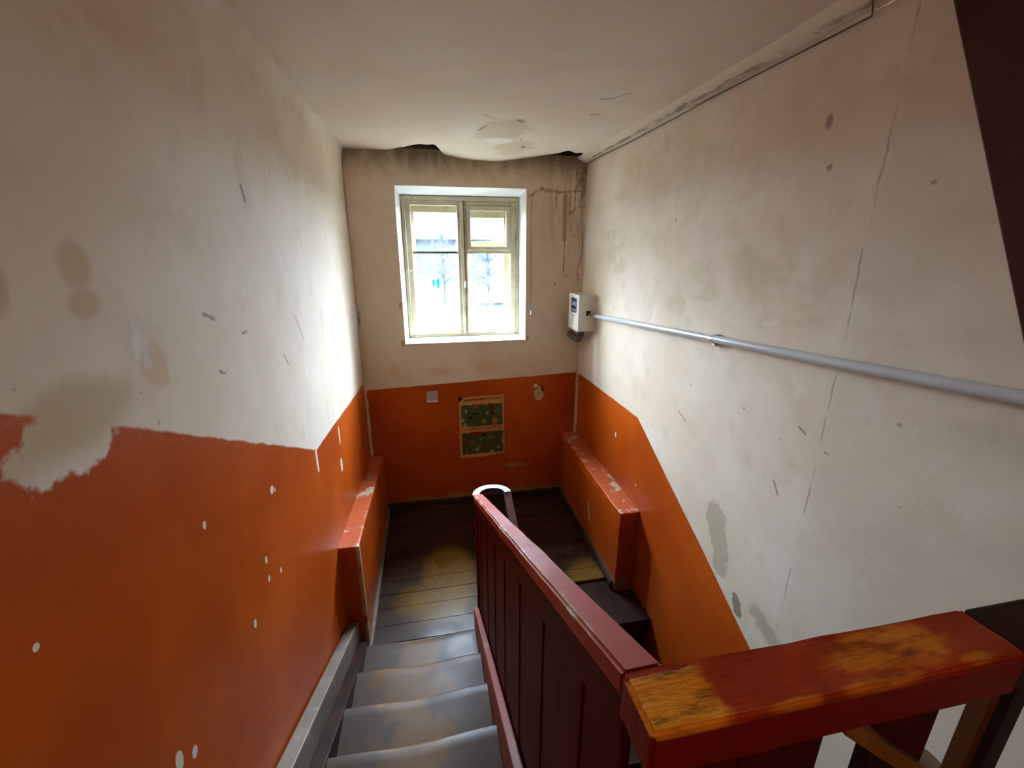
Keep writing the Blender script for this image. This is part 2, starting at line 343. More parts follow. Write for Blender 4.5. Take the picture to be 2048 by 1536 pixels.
M_REVEAL = simple('window_reveal_white_gloss', (0.70, 0.69, 0.66), 0.4, 0.4, 0, 0.12, 5)

def mat_old_white():
    m = N('old_cream_window_paint', 0.45, 0.4)
    a = m.noise(6, 4, 0.65); g = m.ramp(m.noise(11, 5, 0.7, stretch=(1, 1, 0.35)), 0.58, 0.70)
    base = m.mix(m.ramp(a, 0.35, 0.65), (0.46, 0.42, 0.29), (0.40, 0.35, 0.21))
    m.col(m.mix(m.mt('MULTIPLY', g, 0.7), base, (0.16, 0.10, 0.05))); m.bump(a, 0.2, 0.004); return m.m
M_FRAME = mat_old_white()
M_FRAMEDK = simple('bare_weathered_wood', (0.20, 0.13, 0.08), 0.7, 0.2, 0, 0.5, 12)

def mat_floor():
    m = N('worn_brown_floor_paint', 0.33, 0.15); x, y, z = m.xyz(); uv = m.vec(x, y)
    g = m.noise(7, 5, 0.65, stretch=(0.25, 1.6, 1)); n = m.noise(3.2, 5, 0.65); f = m.noise(30, 3, 0.6)
    base = m.mix(m.ramp(g, 0.35, 0.65), (0.050, 0.024, 0.012), (0.028, 0.013, 0.008))
    wr = m.any([m.blob(uv, (0.06, 3.48), (0.24, 0.36), n, 0.6, 0.3), m.blob(uv, (1.36, 3.22), (0.17, 0.18), n, 0.9, 0.4), m.blob(uv, (-0.05, 3.12), (0.30, 0.25), n, 0.9, 0.5)])
    base = m.mix(m.mt('MULTIPLY', wr, m.ramp(f, 0.3, 0.6, 0.6, 0.95)), base, (0.20, 0.115, 0.018))
    gr = m.mt('MULTIPLY', m.ramp(m.mt('ADD', y, m.mt('MULTIPLY', n, 0.5)), 3.05, 3.35, 1, 0), m.ramp(x, 0.6, 0.3))
    base = m.mix(m.mt('MULTIPLY', gr, 0.75), base, (0.060, 0.042, 0.033))
    m.col(base); m.rough(m.ramp(n, 0.3, 0.7, 0.24, 0.42)); m.bump(m.mt('ADD', g, m.mt('MULTIPLY', f, 0.2)), 0.25, 0.006); return m.m
M_FLOOR = mat_floor()
def mat_tread():
    m = N('worn_grey_brown_stair_paint', 0.3, 0.16); x, y, z = m.xyz()
    n = m.noise(3.6, 5, 0.6); f = m.noise(26, 4, 0.6)
    base = m.mix(m.ramp(n, 0.35, 0.65), (0.088, 0.058, 0.041), (0.068, 0.048, 0.037))
    cx = m.mt('ABSOLUTE', m.mt('ADD', x, 0.22))
    wr = m.ramp(m.mt('ADD', cx, m.mt('MULTIPLY', m.mt('SUBTRACT', n, 0.5), 0.75)), 0.10, 0.22, 1, 0)
    base = m.mix(m.mt('MULTIPLY', wr, 0.9), base, (0.135, 0.072, 0.028))
    q = m.mt('MULTIPLY', m.mt('FRACT', m.mt('MULTIPLY', m.mt('SUBTRACT', YN + 0.01, y), 1 / GO)), GO)
    ns = m.mt('MULTIPLY', m.ramp(m.mt('ADD', q, m.mt('MULTIPLY', f, 0.03)), 0.045, 0.060, 1, 0), m.ramp(m.mt('ADD', cx, m.mt('MULTIPLY', n, 0.4)), 0.46, 0.30))
    base = m.mix(m.mt('MULTIPLY', ns, 0.6), base, (0.26, 0.16, 0.07))
    m.col(base); m.rough(m.ramp(n, 0.3, 0.7, 0.30, 0.46)); m.bump(m.mt('ADD', n, m.mt('MULTIPLY', f, 0.06)), 0.2, 0.005); return m.m
M_TREAD = mat_tread()
M_NOSE = simple('nosing_worn_to_wood', (0.24, 0.155, 0.075), 0.4, 0.4, 0, 0.4, 10)
def mat_skirt(name, a, b, c):
    m = N(name, 0.5, 0.35); n = m.noise(7, 5, 0.7); f = m.noise(2.5, 4, 0.6)
    base = m.mix(m.ramp(f, 0.4, 0.6), a, b)
    m.col(m.mix(m.mt('MULTIPLY', m.ramp(n, 0.56, 0.66), 0.8), base, c)); m.bump(n, 0.3, 0.01); return m.m
M_SKIRT = mat_skirt('grey_brown_skirting_paint', (0.20, 0.155, 0.115), (0.15, 0.12, 0.09), (0.30, 0.25, 0.19))
M_STRINGER = mat_skirt('rubbed_red_stringer_paint', (0.33, 0.085, 0.06), (0.24, 0.10, 0.075), (0.34, 0.24, 0.13))
def mat_rail():
    m = N('oxblood_handrail_gloss', 0.3, 0.09); x, y, z = m.xyz()
    n = m.noise(4.5, 5, 0.65); f = m.noise(18, 5, 0.7, stretch=(1, 0.35, 1))
    base = m.mix(m.ramp(n, 0.35, 0.65), (0.42, 0.068, 0.046), (0.33, 0.050, 0.034))
    # bare wood and old pale layers where hands rub the near edge
    hgt = m.mt('ADD', m.mt('ADD', z, 0.58 - 0.4719 * 0.43), m.mt('MULTIPLY', y, 0.4719))
    ex = m.mt('ADD', m.mt('SUBTRACT', x, 0.250), m.mt('MULTIPLY', hgt, -1.0))
    e = m.mt('ADD', ex, m.mt('MULTIPLY', m.mt('SUBTRACT', n, 0.5), 0.030))
    rub = m.ramp(e, 0.006, 0.014, 1, 0)
    base = m.mix(m.mt('MULTIPLY', rub, m.ramp(f, 0.34, 0.5)), base, m.mix(m.ramp(f, 0.50, 0.60), (0.34, 0.13, 0.035), (0.50, 0.40, 0.33)))
    sc = m.ramp(m.noise(12, 6, 0.8, stretch=(0.5, 0.5, 0.5)), 0.74, 0.77)
    base = m.mix(m.mt('MULTIPLY', sc, 0.7), base, (0.50, 0.34, 0.26))
    m.col(base); m.rough(m.ramp(n, 0.3, 0.7, 0.32, 0.46)); m.bump(m.mt('ADD', n, m.mt('MULTIPLY', f, 0.15)), 0.15, 0.004); return m.m
M_RAIL = mat_rail()
def mat_guard():
    m = N('guard_rail_worn_red_paint', 0.42, 0.2); x, y, z = m.xyz(); uv = m.vec(x, y)
    n = m.noise(9, 5, 0.7); f = m.noise(40, 4, 0.7, stretch=(0.25, 1, 1))
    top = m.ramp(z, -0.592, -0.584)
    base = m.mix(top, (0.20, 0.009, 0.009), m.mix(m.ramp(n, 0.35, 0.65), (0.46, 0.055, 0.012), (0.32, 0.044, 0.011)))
    oc = m.mt('MULTIPLY', m.ramp(m.mt('ADD', x, m.mt('MULTIPLY', m.mt('SUBTRACT', n, 0.5), 0.12)), 0.335, 0.365, 1, 0), m.ramp(m.mt('ADD', y, m.mt('MULTIPLY', m.mt('SUBTRACT', n, 0.5), 0.03)), 0.424, 0.43, 1, 0))
    oc2 = m.any([m.blob(uv, (0.66, 0.40), (0.10, 0.03), n, 1.1, 0.4), m.blob(uv, (0.46, 0.352), (0.04, 0.007), n, 0.8, 0.3), m.blob(uv, (0.60, 0.356), (0.06, 0.009), n, 0.9, 0.4), m.blob(uv, (0.78, 0.36), (0.03, 0.008), n, 0.9, 0.4)])
    wood = m.mix(m.ramp(f, 0.36, 0.56), (0.22, 0.085, 0.015), (0.82, 0.36, 0.022))
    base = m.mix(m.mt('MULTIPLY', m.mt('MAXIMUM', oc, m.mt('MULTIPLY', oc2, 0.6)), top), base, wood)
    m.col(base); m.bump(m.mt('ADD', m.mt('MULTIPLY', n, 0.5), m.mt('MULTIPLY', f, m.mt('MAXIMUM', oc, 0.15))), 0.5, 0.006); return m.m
M_GUARD = mat_guard()
M_DKRED = simple('dark_oxblood_board_paint', (0.090, 0.010, 0.008), 0.45, 0.05, 0, 0.3, 5)
M_DKBROWN = simple('dark_brown_stained_wood', (0.036, 0.014, 0.008), 0.5, 0.15, 0, 0.4, 6)
M_LADDER = simple('red_brown_ladder_paint', (0.07, 0.018, 0.009), 0.55, 0.15, 0, 0.3, 6)
M_OCHRE = simple('ochre_bare_plank', (0.30, 0.15, 0.035), 0.55, 0.3, 0, 0.4, 9)
M_OCHREDK = simple('brown_batten_wood', (0.13, 0.055, 0.02), 0.6, 0.2, 0, 0.3, 9)
M_BEND = simple('pale_worn_handrail_bend', (0.066, 0.058, 0.064), 0.45, 0.2, 0, 0.25, 9)
M_BENDDK = simple('plum_brown_rail_paint', (0.20, 0.10, 0.085), 0.3, 0.5, 0, 0.4, 7)

# ------------------------------------------------------------------ room shell
def coveL(z): return 0.045 * min(1.0, max(0.0, (z - 0.78) / 0.12)) ** 2
bm = grid(lin(YR, 4.74, 0.06), lin(ZG, ZC + 0.15, 0.06, (0.80, 0.84, 0.87)), lambda y, z: (XL + coveL(z) + wob(y, z, 1.7, 0.006, 1.6) - 0.006 + (0.03 * max(0, (y - 4.55) / 0.19) ** 2 if z < 0.86 else 0) * (0.4 + 0.6 * max(0, min(1, (z + 1.2) / 2))), y, z))
tag(link('wall_left', bm, mat_wall_left(), None, True), kind='structure')
bm = grid(lin(YR, 4.74, 0.06), lin(ZG, ZC + 0.15, 0.06), lambda y, z: (XR + wob(y, z, 5.2, 0.006, 1.6) + 0.004, y, z))
tag(link('wall_right', bm, mat_wall_right(), None, True), kind='structure')
WX0, WX1, WZ0, WZ1 = -0.248, 1.058, -0.958, 0.600      # window opening in the back wall
xs = lin(XL - 0.05, XR + 0.05, 0.05, (WX0, WX1)); zs = lin(ZG, 1.02, 0.05, (WZ0, WZ1))
inw = lambda x, z: WX0 < x < WX1 and WZ0 < z < WZ1
def wallb(x, z):
    onedge = WX0 - 0.001 <= x <= WX1 + 0.001 and WZ0 - 0.001 <= z <= WZ1 + 0.001
    return (x, YB + (0 if onedge else wob(x, z, 9.1, 0.005, 2.2)), z)
wb = tag(link('wall_back', grid(xs, zs, wallb, inw), mat_wall_back(), None, True), kind='structure')
# outer masonry skin with the same opening, so that only the window lets daylight in
FX0, FX1, FZ0, FZ1, YW = -0.214, 1.052, -0.952, 0.551, 5.05
bm = grid([XL - 0.4, FX0 + 0.01, FX1 - 0.01, XR + 0.4], [ZG - 0.4, FZ0 + 0.01, FZ1 - 0.01, 1.5], lambda x, z: (x, 5.42, z), lambda x, z: FX0 < x < FX1 and FZ0 < z < FZ1)
bmesh.ops.solidify(bm, geom=bm.faces[:], thickness=0.05)
M_PLASTER = simple('plain_plaster', (0.62, 0.57, 0.48), 0.8, 0.2, 0, 0.2, 3)
tag(link('wall_outer', bm, M_PLASTER), kind='structure')
# reveal
bm = bmesh.new()
o_ = [(WX0, WZ0), (WX1, WZ0), (WX1, WZ1), (WX0, WZ1)]; i_ = [(FX0, FZ0), (FX1, FZ0), (FX1, FZ1), (FX0, FZ1)]
A = [bm.verts.new((x, YB - 0.004, z)) for x, z in o_]; B = [bm.verts.new((x, YW + 0.03, z)) for x, z in i_]
for k in range(4): bm.faces.new((A[k], A[(k + 1) % 4], B[(k + 1) % 4], B[k]))
E2 = [bm.verts.new((x, 5.43, z)) for x, z in i_]
for k in range(4): bm.faces.new((B[k], B[(k + 1) % 4], E2[(k + 1) % 4], E2[k]))
bmesh.ops.recalc_face_normals(bm, faces=bm.faces[:])
tag(link('window_reveal', bm, M_REVEAL, wb))
# ceiling: sags along the back wall, plaster broken away in two places
def holes(x):
    d = 0.0
    for x0, x1, dp in ((-0.33, 0.255, 0.34), (1.08, 1.665, 0.28)):
        if x0 < x < x1:
            t = (x - x0) / (x1 - x0)
            k = (min(1, t * 1.7) ** 1.1 if x0 < 0 else min(1, t * 1.9) ** 1.1) * (1 if t < 0.80 else (1 - t) / 0.20)
            d = max(d, dp * k * (1 + 0.35 * mnoise.noise((x * 9, 2.0, 0))))
    return d
def ceil(x, y):
    yy = y
    if y > 3.9:
        t = (y - 3.9) / (YB + 0.012 - 3.9); yy = 3.9 + t * (YB + 0.012 - holes(x) - 3.9)
    s = max(0, min(1, (yy - 4.15) / 0.5)); s = s * s * (3 - 2 * s)
    g = math.exp(-((x - 0.72) / 0.33) ** 2) * 0.060 + math.exp(-((x - 0.4) / 0.2) ** 2) * 0.022
    return (x, yy, ZC - g * s + wob(x, y, 3.3, 0.006, 1.8))
bm = grid(lin(XL - 0.02, XR + 0.02, 0.022), lin(YR, 3.9, 0.15)[:-1] + lin(3.9, YB + 0.012, 0.05), ceil)
ce = tag(link('ceiling', bm, mat_ceiling(), None, True), kind='structure')
BRK = BX((-0.14, -0.06, -0.035), (0.14, 0.06, 0.035), 0.006, 1); bme = None
for i in range(9):                                # bricks bared above the broken plaster
    x = -0.50 + 0.27 * i
    if bme is None: o = link('brick', BRK, M_BRICK, ce); bme = o.data
    else: o = bpy.data.objects.new('brick', bme); C.objects.link(o); o.parent = ce
    o.location = (x, YB - 0.085 + 0.012 * math.sin(i * 2.1), 0.950 + 0.006 * math.sin(i * 1.3))
tag(link('ceiling_void', BX((XL - 0.1, YR - 0.1, 1.02), (XR + 0.1, 5.45, 1.06)), M_DKBROWN, ce))
# cove strip along the right-hand ceiling edge
pts = [(1.590, ZC + 0.01), (1.606, ZC - 0.012), (1.640, ZC - 0.020), (1.668, ZC - 0.036), (1.705, ZC - 0.046), (1.712, ZC + 0.01)]
bm = bmesh.new(); ys = lin(YR, YB + 0.01, 0.09); rings = []
for y in ys:
    rings.append([bm.verts.new((x + wob(y, x * 4, 1.0, 0.012, 3.0) * (1 if k in (0, 1, 2) else 0.3), y, z + wob(y, z * 9, 4.0, 0.008, 4.0))) for k, (x, z) in enumerate(pts)])
for A, B in zip(rings, rings[1:]):
    for k in range(len(pts) - 1): bm.faces.new((A[k], B[k], B[k + 1], A[k + 1]))
bmesh.ops.recalc_face_normals(bm, faces=bm.faces[:])
tag(link('trim_1', bm, mat_cove(), None, True), kind='structure')
# rear hall
M_HALL = simple('hall_tan_paint', (0.42, 0.25, 0.14), 0.6, 0.2, 0, 0.2, 3)  # unseen rear wall, tan chosen to bounce dim warm light
tag(link('wall_rear', BX((XL - 0.05, YR - 0.1, ZG), (XR + 0.05, YR, ZC + 0.15)), M_HALL), kind='structure')
M_HALLFLOOR = simple('hall_floor_paint', (0.10, 0.05, 0.03), 0.4, 0.4, 0, 0.3, 5)
bm = BX((XL, YR, ZF - 0.16), (0.24, 0.10, ZF)); box(bm, (0.24, YR, ZF - 0.16), (XR, 0.46, ZF))
tag(link('floor', bm, M_HALLFLOOR), kind='structure')
tag(link('floor_lower', BX((XL, YR, ZG - 0.1), (XR, YB, ZG)), M_HALLFLOOR), kind='structure')
# mid landing: slab and separate floor boards
ld = tag(link('floor_landing', BX((XL, 2.64, ZL - 0.16), (XR, YB, ZL - 0.026)), M_DKBROWN), kind='structure')
yb = 2.625; k = 0
while yb < 4.69:
    wd = 0.172 + 0.014 * ((k * 7) % 3 - 1); y1 = min(yb + wd, 4.70)
    xr = 1.53 if yb > 2.98 else 0.50
    link('floor_board', BX((-0.60, yb + 0.0012, ZL - 0.026), (xr, y1 - 0.0012, ZL + 0.0010 * ((k * 5) % 3 - 1)), 0.0018, 1), M_FLOOR, ld)
    yb = y1; k += 1
def mat_ledge():
    m = N('ledge_orange_paint', 0.36, 0.2); x, y, z = m.xyz()
    a = m.noise(1.5, 4, 0.6); f = m.noise(7, 5, 0.7); g = m.noise(4.2, 4, 0.6)
    op = m.mix(m.ramp(a, 0.35, 0.65), ORANGE, DKORANGE)
    top = m.ramp(z, -2.33, -2.06); 
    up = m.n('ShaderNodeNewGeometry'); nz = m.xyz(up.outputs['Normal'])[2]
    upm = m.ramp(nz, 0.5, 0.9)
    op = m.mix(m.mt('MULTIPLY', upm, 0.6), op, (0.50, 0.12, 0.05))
    bare = m.mt('MULTIPLY', upm, m.ramp(m.mt('ADD', f, m.mt('MULTIPLY', g, 0.5)), 0.80, 0.85))
    op = m.mix(bare, op, (0.50, 0.42, 0.29))
    low = m.ramp(m.mt('ADD', z, m.mt('MULTIPLY', m.mt('SUBTRACT', f, 0.5), 0.25)), -2.86, -2.80, 1, 0)
    op = m.mix(m.mt('MULTIPLY', low, 0.75), op, (0.26, 0.18, 0.08))
    ed = m.mt('MULTIPLY', m.mt('MULTIPLY', m.ramp(m.mt('ABSOLUTE', m.mt('ADD', x, 0.578)), 0.010, 0.035, 1, 0), m.ramp(m.mt('ADD', y, m.mt('MULTIPLY', f, 0.05)), 2.86, 2.875, 1, 0)), m.ramp(m.noise(5, 5, 0.7), 0.40, 0.48))
    op = m.mix(ed, op, (0.48, 0.37, 0.20))
    chip = m.seg(m.vec(y, z), (3.72, -2.50), (3.66, -2.66), 0.016, f, 0.5)
    op = m.mix(m.mt('MULTIPLY', chip, m.ramp(x, 0.5, 0.6)), op, (0.62, 0.52, 0.36))
    m.col(op); m.bump(f, 0.4, 0.012); return m.m
M_LEDGE = mat_ledge()
def ledge(name, x0, x1, y0, zf, zb, zbot):
    pts = [(y0, zbot), (YB, zbot), (YB, zb), (y0, zf)]
    bm = PR(pts, x0, x1, 0, 0.0)
    bmesh.ops.subdivide_edges(bm, edges=bm.edges[:], cuts=9, use_grid_fill=True)
    for v in bm.verts:
        if y0 + 0.01 < v.co.y < YB - 0.01 or True:
            if abs(v.co.x - (x1 if x0 < 0 else x0)) < 1e-4: v.co.x += wob(v.co.y, v.co.z, 2.0, 0.008, 3.0)
            v.co.z += wob(v.co.y, v.co.x * 3, 6.0, 0.006, 4.0)
    es = [e for e in bm.edges if len(e.link_faces) == 2 and e.link_faces[0].normal.dot(e.link_faces[1].normal) < 0.5]
    bmesh.ops.bevel(bm, geom=es, offset=0.010, segments=3, affect='EDGES', profile=0.5)
    return tag(link(name, bm, M_LEDGE, None, True), kind='structure')
ledge('wall_ledge_left', XL - 0.02, -0.580, 2.80, -2.028, -2.235, -3.08)
ledge('wall_ledge_right', 1.520, XR + 0.02, 2.985, -2.150, -2.125, -3.30)
# skirtings of the landing
M_BASE = simple('dark_brown_skirting_paint', (0.040, 0.020, 0.012), 0.4, 0.4, 0, 0.4, 6)
tag(link('baseboard_back', BX((-0.58, YB - 0.028, ZL), (1.52, YB + 0.01, ZL + 0.062), 0.004, 1), M_BASE), kind='structure')
tag(link('baseboard_right', BX((1.488, 3.02, ZL), (1.53, YB - 0.02, ZL + 0.055), 0.004, 1), M_BASE), kind='structure')
tag(link('baseboard_left', BX((-0.60, 2.70, ZL), (-0.556, YB - 0.02, ZL + 0.020), 0.004, 1), M_SKIRT), kind='structure')

# ------------------------------------------------------------------ window
win = thing('window_1', kind='structure')
def bars(name, rects, y0, y1, mat, parent, bev=0.004):
    bm = bmesh.new()
    for (x0, z0, x1, z1) in rects: box(bm, (x0, y0, z0), (x1, y1, z1), bev, 1)
    return link(name, bm, mat, parent)
bars('window_frame', [(FX0, FZ0, -0.178, FZ1), (1.022, FZ0, FX1, FZ1), (-0.178, 0.508, 1.022, FZ1), (-0.178, FZ0, 1.022, -0.930)], 5.03, 5.10, M_FRAME, win)
bars('mullion', [(0.408, -0.930, 0.446, 0.508)], 5.015, 5.095, M_FRAMEDK, win)
bars('meeting_strip', [(0.398, -0.925, 0.432, 0.505)], 5.005, 5.016, M_FRAME, win)
def mat_glass():
    m = N('dusty_window_glass'); t = m.t
    n = m.noise(9, 6, 0.75); z = m.xyz()[2]
    tr = m.n('ShaderNodeBsdfTransparent'); tr.inputs[0].default_value = (0.96, 0.98, 0.98, 1)
    gl = m.n('ShaderNodeBsdfGlossy'); gl.inputs['Roughness'].default_value = 0.04
    du = m.n('ShaderNodeBsdfTranslucent'); du.inputs[0].default_value = (0.72, 0.82, 0.86, 1)
    a = m.n('ShaderNodeMixShader'); a.inputs[0].default_value = 0.05; t.links.new(tr.outputs[0], a.inputs[1]); t.links.new(gl.outputs[0], a.inputs[2])
    b = m.n('ShaderNodeMixShader'); m.put(b.inputs[0], m.ramp(n, 0.35, 0.75, 0.0005, 0.006)); t.links.new(a.outputs[0], b.inputs[1]); t.links.new(du.outputs[0], b.inputs[2])
    t.links.new(b.outputs[0], t.nodes['Material Output'].inputs[0]); return m.m
M_GLASS = mat_glass()
def pane(x0, z0, x1, z1, y, parent): return link('glass_pane', BX((x0, y, z0), (x1, y + 0.003, z1)), M_GLASS, parent)
Y0, Y1 = 5.035, 5.075
ls = bars('casement', [(-0.176, -0.928, -0.121, 0.505), (0.368, -0.928, 0.407, 0.505), (-0.121, 0.458, 0.368, 0.505), (-0.121, -0.928, 0.368, -0.880)], Y0, Y1, M_FRAME, win)
bars('glazing_bar', [(-0.121, -0.032, 0.368, -0.010)], Y0 + 0.006, Y1 - 0.006, M_FRAMEDK, ls, 0.002)
pane(-0.123, -0.882, 0.37, -0.02, Y0 + 0.02, ls); pane(-0.123, -0.02, 0.37, 0.46, Y0 + 0.02, ls)
rs = bars('casement', [(0.447, -0.928, 0.470, 0.505), (0.958, -0.928, 1.020, 0.505), (0.470, 0.462, 0.958, 0.505), (0.470, -0.928, 0.958, -0.897), (0.470, -0.036, 0.958, 0.002)], Y0, Y1, M_FRAME, win)
pane(0.468, -0.90, 0.96, -0.034, Y0 + 0.02, rs)
vt = bars('vent_casement', [(0.472, 0.004, 0.511, 0.460), (0.908, 0.004, 0.956, 0.460), (0.511, 0.410, 0.908, 0.460), (0.511, 0.004, 0.908, 0.042)], Y0 - 0.006, Y1 - 0.006, M_FRAME, win)
pane(0.509, 0.04, 0.91, 0.412, Y0 + 0.014, vt)
Q0, Q1 = 5.22, 5.265                                # second, outer pair of casements
ol = bars('outer_casement', [(-0.20, -0.94, -0.088, 0.54), (0.378, -0.94, 0.44, 0.54), (-0.088, 0.402, 0.378, 0.54), (-0.088, -0.94, 0.378, -0.825)], Q0, Q1, M_FRAME, win)
pane(-0.09, -0.83, 0.38, 0.41, Q0 + 0.02, ol)
orr = bars('outer_casement', [(0.44, -0.94, 0.500, 0.54), (0.915, -0.94, 1.045, 0.54), (0.500, 0.350, 0.915, 0.54), (0.500, -0.94, 0.915, -0.825), (0.500, -0.022, 0.915, 0.098)], Q0, Q1, M_FRAME, win)
pane(0.49, -0.83, 0.92, -0.02, Q0 + 0.02, orr); pane(0.49, 0.09, 0.92, 0.36, Q0 + 0.02, orr)
M_METAL = simple('dull_steel', (0.45, 0.46, 0.47), 0.35, 0.5, 1.0, 0.2, 12)
for zz in (0.30, -0.62): link('hinge', tube(bmesh.new(), [(-0.182, 5.028, zz - 0.04), (-0.182, 5.028, zz + 0.04)], 0.006, 8), M_FRAME, win)
for zz in (0.30, -0.62): link('hinge', tube(bmesh.new(), [(1.022, 5.028, zz - 0.04), (1.022, 5.028, zz + 0.04)], 0.006, 8), M_FRAME, win)
link('window_sill', BX((WX0 + 0.004, YB - 0.012, WZ0 - 0.004), (WX1 - 0.004, 5.03, WZ0 + 0.006), 0.003, 1), M_REVEAL, win)
link('window_catch', tube(bmesh.new(), [(0.430, 5.003, -0.33), (0.428, 4.985, -0.34), (0.428, 4.98, -0.40)], 0.006, 8), M_METAL, win)
st = link('paper_tape', PR([(-0.205, -0.235), (-0.205, -0.222), (-0.105, -0.192), (-0.105, -0.205)], 5.026, 5.029, 1), M_REVEAL)
tag(st, 'thin white paper tape stuck across the left window casement edge', 'tape')
M_CYAN = simple('cyan_paper', (0.02, 0.75, 0.90), 0.5, 0.3, 0, 0.1, 20)  # solid spot added on the glass, stands in for a cyan blob
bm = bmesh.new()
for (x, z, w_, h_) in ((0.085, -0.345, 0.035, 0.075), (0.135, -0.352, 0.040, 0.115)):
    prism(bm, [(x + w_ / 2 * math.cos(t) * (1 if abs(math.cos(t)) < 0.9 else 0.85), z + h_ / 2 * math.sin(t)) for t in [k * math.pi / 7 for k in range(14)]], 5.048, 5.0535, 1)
tag(link('added_cyan_spot', bm, M_CYAN), 'small cyan sticker on the lower left window pane', 'sticker')

# ------------------------------------------------------------------ upper stair flight
stair = thing('staircase', 'grey-brown worn wooden stair flight along the left wall down to the landing', 'stairs')
def tread(name, x0, x1, yn, z, depth, mat, parent, worn=True):
    """yn = nosing; depth runs to -y (towards the hall) for the upper flight"""
    xs = lin(x0, x1, 0.06); prof = [(0.0, -0.036), (0.010, -0.030), (0.014, -0.018), (0.010, -0.006), (-0.004, 0.0), (-0.05, 0.0), (-0.15, 0.0), (-depth, 0.0), (-depth, -0.036)]
    bm = bmesh.new(); rings = []
    for x in xs:
        t = (x - x0) / (x1 - x0); wr = math.exp(-((t - 0.5) / 0.26) ** 2) if worn else 0
        rings.append([bm.verts.new((x, yn - 0.014 + dy - wr * (0.014 if dy > -0.06 else 0), z + dz - wr * (0.009 if dz > -0.01 and dy > -0.1 else 0))) for dy, dz in prof])
    n = len(prof)
    for A, B in zip(rings, rings[1:]):
        for k in range(n): bm.faces.new((A[k], A[(k + 1) % n], B[(k + 1) % n], B[k]))
    bm.faces.new(rings[0]); bm.faces.new(rings[-1][::-1])
    bmesh.ops.recalc_face_normals(bm, faces=bm.faces[:])
    o = link(name, bm, mat, parent, True); o.data.set_sharp_from_angle(angle=math.radians(28)); return o
for k in range(1, 8):
    y = YN - (k - 1) * GO; z = ZL + k * RISE
    t = tread('tread', -0.575, 0.222, y, z, GO + 0.02, M_TREAD, stair)
    link('riser', BX((-0.575, y - 0.045, z - RISE + 0.001), (0.222, y - 0.025, z - 0.036)), M_TREAD, stair)
link('riser', BX((-0.575, YN - 7 * GO - 0.045, ZF - RISE), (0.222, YN - 7 * GO - 0.025, ZF - 0.002)), M_TREAD, stair)
def sloped(x0, x1, ya, za, yb_, zb, h, bev=0.006, n=1):
    return PR([(ya, za), (yb_, zb), (yb_, zb - h), (ya, za - h)], x0, x1, 0, bev)
zn = lambda y: ZL + RISE + SL * (YN - y)          # nosing line of the upper flight
link('wall_stringer', sloped(-0.712, -0.640, 2.78, zn(2.78) + 0.155, 0.02, zn(0.02) + 0.155, 0.42), M_SKIRT, stair)
link('inner_string', sloped(-0.642, -0.570, 2.70, zn(2.70) + 0.000, 0.02, zn(0.02) + 0.000, 0.30), M_DKBROWN, stair)
# ------------------------------------------------------------------ centre railing of the upper flight
rl = thing('stair_railing', 'oxblood red boarded stair railing sloping down the middle to the landing', 'railing')
RS = 0.4719; zr = lambda y: -0.58 - RS * (y - 0.43)
bm = sloped(0.250, 0.316, 0.443, zr(0.443), 2.75, zr(2.75), 0.052, 0.0)
bmesh.ops.subdivide_edges(bm, edges=[e for e in bm.edges if abs(e.verts[0].co.y - e.verts[1].co.y) > 1], cuts=30)
for v in bm.verts: v.co.x += wob(v.co.y, v.co.x * 2, 0.5, 0.003, 6); v.co.z += wob(v.co.y, v.co.x * 2, 1.5, 0.003, 5)
bmesh.ops.bevel(bm, geom=[e for e in bm.edges if len(e.link_faces) == 2 and e.link_faces[0].normal.dot(e.link_faces[1].normal) < 0.5], offset=0.006, segments=3, affect='EDGES')
link('handrail', bm, M_RAIL, rl)
link('apron_board', sloped(0.262, 0.302, 0.45, zr(0.45) - 0.050, 2.72, zr(2.72) - 0.050, 0.105), M_DKRED, rl)
link('stringer', sloped(0.224, 0.262, 0.47, zn(0.47) + 0.165, 2.70, zn(2.70) + 0.165, 0.36, 0.007), M_STRINGER, rl)
y = 2.655; k = 0
while y > 0.47:
    w_ = 0.150 + 0.012 * ((k * 5) % 3 - 1); gap = 0.007 if k != 13 else 0.06
    y0 = max(y - w_, 0.455)
    link('baluster_board', PR([(y0, zr(y0) - 0.148), (y, zr(y) - 0.148), (y, zn(y) - 0.02), (y0, zn(y0) - 0.02)], 0.268 + 0.004 * (k % 2), 0.290, 0, 0.003), M_DKRED, rl)
    y = y0 - gap; k += 1
link('newel_post', BX((0.2555, 2.66, ZL), (0.312, 2.745, zr(2.72) - 0.045), 0.005), M_DKRED, rl)
# flat bent piece that joins the two handrails
bm = bmesh.new(); n = 20; rings = []
cx, cy, zt = 0.383, 2.735, zr(2.745) + 0.004
for i in range(n + 1):
    t = math.pi * (1 - i / n); c_, s_ = math.cos(t), math.sin(t)
    ro, ri = (0.140, 0.125), (0.090, 0.075)
    ring = []
    for (a_, b_), z_ in ((ro, zt), (ro, zt - 0.040), (ri, zt - 0.040), (ri, zt)):
        ring.append(bm.verts.new((cx + a_ * c_, cy + b_ * s_, z_)))
    rings.append(ring)
for A, B in zip(rings, rings[1:]):
    for k in range(4): bm.faces.new((A[k], A[(k + 1) % 4], B[(k + 1) % 4], B[k]))
bm.faces.new(rings[0]); bm.faces.new(rings[-1][::-1]); bmesh.ops.recalc_face_normals(bm, faces=bm.faces[:])
b_ = link('handrail_bend', bm, M_BEND, rl); b_['label'] = 'pale rubbed arched handrail bend'

